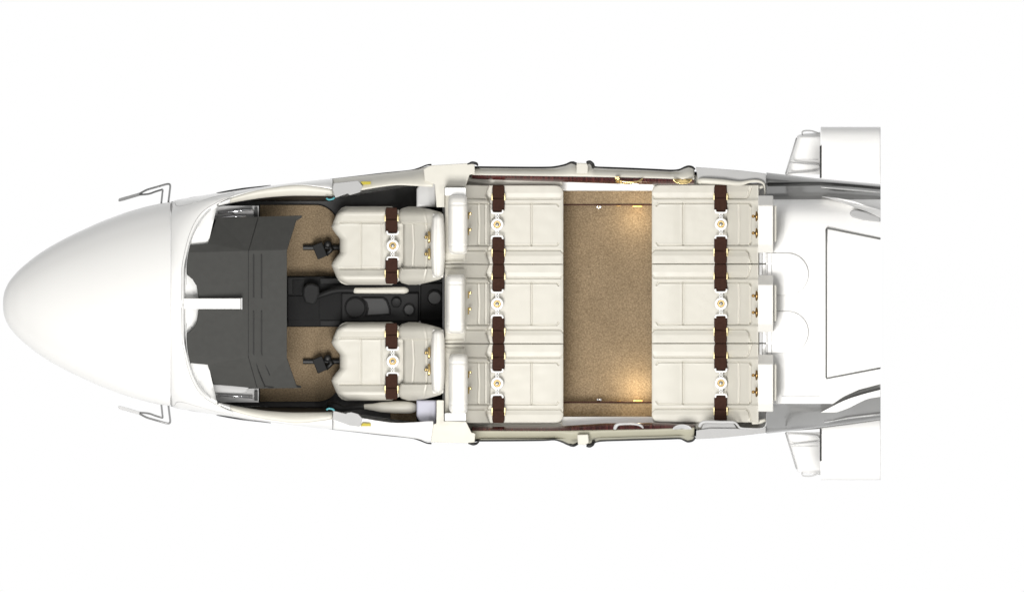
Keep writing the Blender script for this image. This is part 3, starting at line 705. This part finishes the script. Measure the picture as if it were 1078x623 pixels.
# ------------------------------------------------------------------ passenger seats
def outer_cut(c, side, rad=8.0):
    def f(Y):
        if not side: return 0*Y
        d = np.clip(rad-(41.5-side*(Y-c)), 0, rad)
        return rad-np.sqrt(np.clip(rad*rad-d*d,0,None))
    return f
def rear_seat(c, label, lo=-41, hi=41):
    oc = outer_cut(c, -1 if lo > -35 else (1 if hi < 35 else 0))
    R = thing('rear_passenger_seat', 745, c, 0, label, 'passenger seat', 'rear row of three cabin seats')
    h = 41.5
    cy0, cy1 = c-h, c+h
    def zc(X,Y):
        d = np.abs(Y-c)
        return 56+1.6*np.clip((d-27)/6,0,1)+ .8*np.sin(np.clip((X-690)/28,0,1)*math.pi)*(d<22)
    seams = []
    for s_ in (-1,1):
        seams += [([(691,c+s_*19.5),(693,c+s_*22),(768,c+s_*22)],.65,1.6), ([(686,c+s_*30),(689,c+s_*27),(768,c+s_*27)],.65,1.6)]
    seams += [([(719.3,c-22),(719.3,c+22)],.7,2.0)]
    pillow(lambda Y: 686.2+oc(Y), 766, cy0, cy1, zc, 4, seams, r=.9, rz=1.2, rx=(5,2)).build('seat_cushion', LEATH, R, smooth=True)
    def zb(X,Y):
        d = np.abs(Y-c); t = np.clip((X-764)/34,0,1)
        return 56+ 38*t**.95 + 2.5*np.exp(-((d-24.5)/2.2)**2) + 2.5*np.clip((d-29)/5,0,1)*(X<788)
    sb = []
    for s_ in (-1,1):
        sb += [([(764,c+s_*22),(788,c+s_*22),(791,c+s_*19)],.65,2.4), ([(764,c+s_*27),(785,c+s_*27),(788,c+s_*30),(791.5,c+s_*41.5)],.65,2.6)]
    sb += [([(777.8,c-22),(778.4,c),(777.8,c+22)],.7,2.0), ([(790,c-21),(790,c+21)],.7,2.2)]
    pillow(764.5, 799, cy0, cy1, zb, 6, sb, r=1.2, rz=3, rx=(2,3)).build('backrest', LEATH, R, smooth=True)
    # headrest block: flat top with sloping ends
    prof = [(-30,126),(-29.5,138),(-20,158),(-19,158.6),(20.8,158.6),(22,157),(29.6,144),(30.2,126)]
    mb = MB()
    pts = [(c+y,z) for y,z in prof]
    n_ = len(pts)
    vs = [(798,y,z) for y,z in pts]+[(814,y,z) for y,z in pts]
    mb.add(vs, [tuple(range(n_)), tuple(range(2*n_-1,n_-1,-1))]+[(i,(i+1)%n_,n_+(i+1)%n_,n_+i) for i in range(n_)])
    hr = mb.build('headrest', LEATHW, R, bevel=.9)
    MB().box(814.2,817.4,c-19.5,c+18.5,130,152).build('headrest_shell', CREAM, hr, bevel=.6)
    MB().box(801,811.6,c-19,c+19,100,126).build('headrest_mount', SHELL, R, bevel=.5)
    MB().box(799.4,802.4,c+lo,c+hi,60,106).build('back_shell', SHELL, R, bevel=.4)
    MB().box(802.8,806.2,c+lo,c+hi,60,118).build('back_frame', DECKW, R, bevel=.4)
    MB().tube([(807.6,c+lo,129.6),(807.6,c+hi,129.6)],.5,8).build('frame_rail', SHELL, R, smooth=True)
    MB().tube([(812.4,c+lo,129.2),(812.4,c+hi,129.2)],.5,8).build('frame_rail', SHELL, R, smooth=True)
    for s_ in (-1,1): bracket(R, 796.2, c+s_*8.8+.6, 106, ANTQ, 1)
    belts(R, 751.8, 765.2, c, 60.5, lambda X,Y: 0*X, 759, ya=-41.6, yb=41.6)
rear_seat(236.0, 'ivory rear cabin seat beside the gold door handle side, below the grey corner frame', -29)
rear_seat(319.5, 'ivory rear cabin seat in the middle, level with the black console')
rear_seat(403.0, 'ivory rear cabin seat beside the silver door handle side', hi=29)

def front_seat(c, label, xh=472.0, side=0):
    oc = outer_cut(c, side)
    R = thing('front_passenger_seat', 530, c, 0, label, 'passenger seat', 'front row of three cabin seats')
    cy0, cy1 = c-41.5, c+41.5
    def zc(X,Y):
        d = np.abs(Y-c)
        return 56+1.6*np.clip((d-27)/6,0,1)+ .8*np.sin(np.clip((588-X)/28,0,1)*math.pi)*(d<22)
    seams = []
    for s_ in (-1,1):
        seams += [([(588,c+s_*19.5),(586.4,c+s_*22),(514,c+s_*22)],.65,1.6), ([(593,c+s_*30),(590,c+s_*27),(514,c+s_*27)],.65,1.6)]
    seams += [([(559.5,c-22),(559.5,c+22)],.7,2.0)]
    pillow(507, lambda Y: 593-oc(Y), cy0, cy1, zc, 4, seams, r=.9, rz=1.2, rx=(2,5)).build('seat_cushion', LEATH, R, smooth=True)
    xr = lambda Y: np.interp(np.abs(Y-c),[0,22,25,31,41.5],[516.2,515.8,514,511.5,515.5])
    def zb(X,Y):
        d = np.abs(Y-c); t = np.clip((517-X)/27,0,1)
        return 60+ 34*t**.95 + 2.5*np.exp(-((d-24.5)/2.2)**2)*(X>492)
    sb = []
    for s_ in (-1,1):
        sb += [([(491,c+s_*22),(514,c+s_*22)],.65,2.4), ([(488,c+s_*27.4),(511,c+s_*27.4)],.65,2.6)]
    sb += [([(503.4,c-22),(504.2,c),(503.4,c+22)],.7,2.0),([(511,c-21),(511,c+21)],.7,1.2)]
    pillow(486, xr, cy0, cy1, zb, 6, sb, r=1.2, rz=2, rx=(1,2)).build('backrest', LEATH, R, smooth=True)
    # white shoulder roll with curved joints
    hs = []
    for s_ in (-1,1): hs += [([(466,c+s_*38.6),(474,c+s_*37.6),(488,c+s_*37.4)],.7,2.2)]
    pillow(467.8, 490.5, cy0, cy1, lambda X,Y: 99+3*np.sin((X-467)/24*math.pi)-4*np.clip((np.abs(Y-c)-31)/7,0,1), 6, hs, r=1.5, rz=2.5, rx=(3,5)).build('shoulder_roll', LEATH, R, smooth=True)
    hl = lambda Y: np.interp(np.abs(Y-c),[0,25,29,31],[xh,xh,xh+1,xh+3.5])
    hrr = lambda Y: np.interp(np.abs(Y-c),[0,27,30,31],[xh+20,xh+20,xh+19,xh+16.5])
    def zh(X,Y):
        u = (X-xh-10)/10; v = (Y-c)/31
        return 140-5*np.abs(u)**3-5*np.clip((np.abs(v)-.66)/.34,0,1)**1.2
    pillow(hl, hrr, c-31, c+31, zh, 100, [([(xh,c-21),(xh+20,c-21)],1.3,.8),([(xh,c+22),(xh+20,c+22)],1.3,.8)], r=5, rz=9, rx=(5,4)).build('headrest', LEATHW, R, smooth=True)
    for s_ in (-1,1): bracket(R, 493.8, c+s_*8.4-1, 97, GOLD, 1, small=True)
    belts(R, 518.2, 531.2, c, 60.5, lambda X,Y: 0*X, 522.7 if False else 523.4, ya=-41.6, yb=41.6)
front_seat(236.4, 'ivory front cabin seat behind the upper pilot seat', side=-1)
front_seat(319.8, 'ivory front cabin seat in the middle of its row, behind the black centre console', 469.4)
front_seat(403.4, 'ivory front cabin seat behind the lower pilot seat', 472.4, 1)
ORG[:] = [465, AX, -42]
for y0,y1 in ((197.4,206),(434.5,442.8)):
    MB().box(468.2,490.6,y0,y1,60,124).build('headrest_plate', WHITE, H, bevel=1)

# ------------------------------------------------------------------ backdrop
ORG[:] = [CX, CY, -60]
bdm = bpy.data.materials.new('white_glow_backdrop'); bdm.use_nodes = True
nt = bdm.node_tree; nt.nodes.clear()
em = nt.nodes.new('ShaderNodeEmission'); em.inputs['Color'].default_value=(1,1,1,1); em.inputs['Strength'].default_value=1.0  # background white made by emission, so the sheet also lights the hull
ou = nt.nodes.new('ShaderNodeOutputMaterial'); nt.links.new(em.outputs[0], ou.inputs[0])
bd = MB().add([(-3000,-3000,-60),(4000,-3000,-60),(4000,3600,-60),(-3000,3600,-60)],[(0,1,2,3)]).build('backdrop', bdm)
bd.location = (0,0,-60*S)
bd['kind'] = 'structure'; bd['label'] = 'plain pure white studio backdrop under the helicopter'

# ------------------------------------------------------------------ world
w = bpy.data.worlds.new('World'); sc.world = w; w.use_nodes = True
nt = w.node_tree; bg = nt.nodes['Background']
tc = nt.nodes.new('ShaderNodeTexCoord'); sp = nt.nodes.new('ShaderNodeSeparateXYZ'); cr = nt.nodes.new('ShaderNodeValToRGB')
mr = nt.nodes.new('ShaderNodeMapRange'); mr.inputs['From Min'].default_value=-1; mr.inputs['From Max'].default_value=1
nt.links.new(tc.outputs['Generated'], sp.inputs[0]); nt.links.new(sp.outputs['Z'], mr.inputs['Value']); nt.links.new(mr.outputs[0], cr.inputs['Fac'])
e = cr.color_ramp.elements; e[0].position=.48; e[0].color=(1,1,1,1); e[1].position=.54; e[1].color=(.12,.12,.12,1)
e2 = cr.color_ramp.elements.new(1.0); e2.color=(.52,.52,.51,1); e3 = cr.color_ramp.elements.new(.78); e3.color=(.36,.36,.355,1)
nt.links.new(cr.outputs['Color'], bg.inputs['Color']); bg.inputs['Strength'].default_value = 1.0

# ------------------------------------------------------------------ lamps
def area(name, loc, target, size, power, colr=(1,1,1)):
    ld = bpy.data.lights.new(name,'AREA'); ld.shape='DISK'; ld.size=size; ld.energy=power; ld.color=colr
    o = bpy.data.objects.new(name, ld); col.objects.link(o)
    o.location = ((loc[0]-CX)*S,(CY-loc[1])*S,loc[2]*S)
    t = Vector(((target[0]-CX)*S,(CY-target[1])*S,target[2]*S))
    o.rotation_euler = (t-o.location).to_track_quat('-Z','Y').to_euler()
    return o
area('studio_key_lamp', (300,1050,1760), (480,320,60), 4.5, 1270, (1,.985,.96))
area('cabin_overhead_lamp', (640,280,720), (640,320,0), .35, 24, (1,.98,.95))
def point(name, x,y,z,power,colr,rad=.01):
    ld = bpy.data.lights.new(name,'POINT'); ld.energy=power; ld.color=colr; ld.shadow_soft_size=rad
    o = bpy.data.objects.new(name, ld); col.objects.link(o); o.location=((x-CX)*S,(CY-y)*S,z*S)
point('step_light_glow', 668,229,22,1.1,(1,.84,.58),.02)
point('step_light_glow', 669,408,22,1.7,(1,.84,.58),.02)

# ------------------------------------------------------------------ camera
cd_ = bpy.data.cameras.new('camera'); cam = bpy.data.objects.new('camera', cd_); col.objects.link(cam)
cd_.type='ORTHO'; cd_.ortho_scale = 1078*S; cam.location=(0,0,9); cd_.clip_end=100; cd_.clip_start=.1
sc.camera = cam
sc.view_settings.view_transform='Standard'; sc.view_settings.look='None'; sc.view_settings.exposure=0
sc.cycles.max_bounces = 8
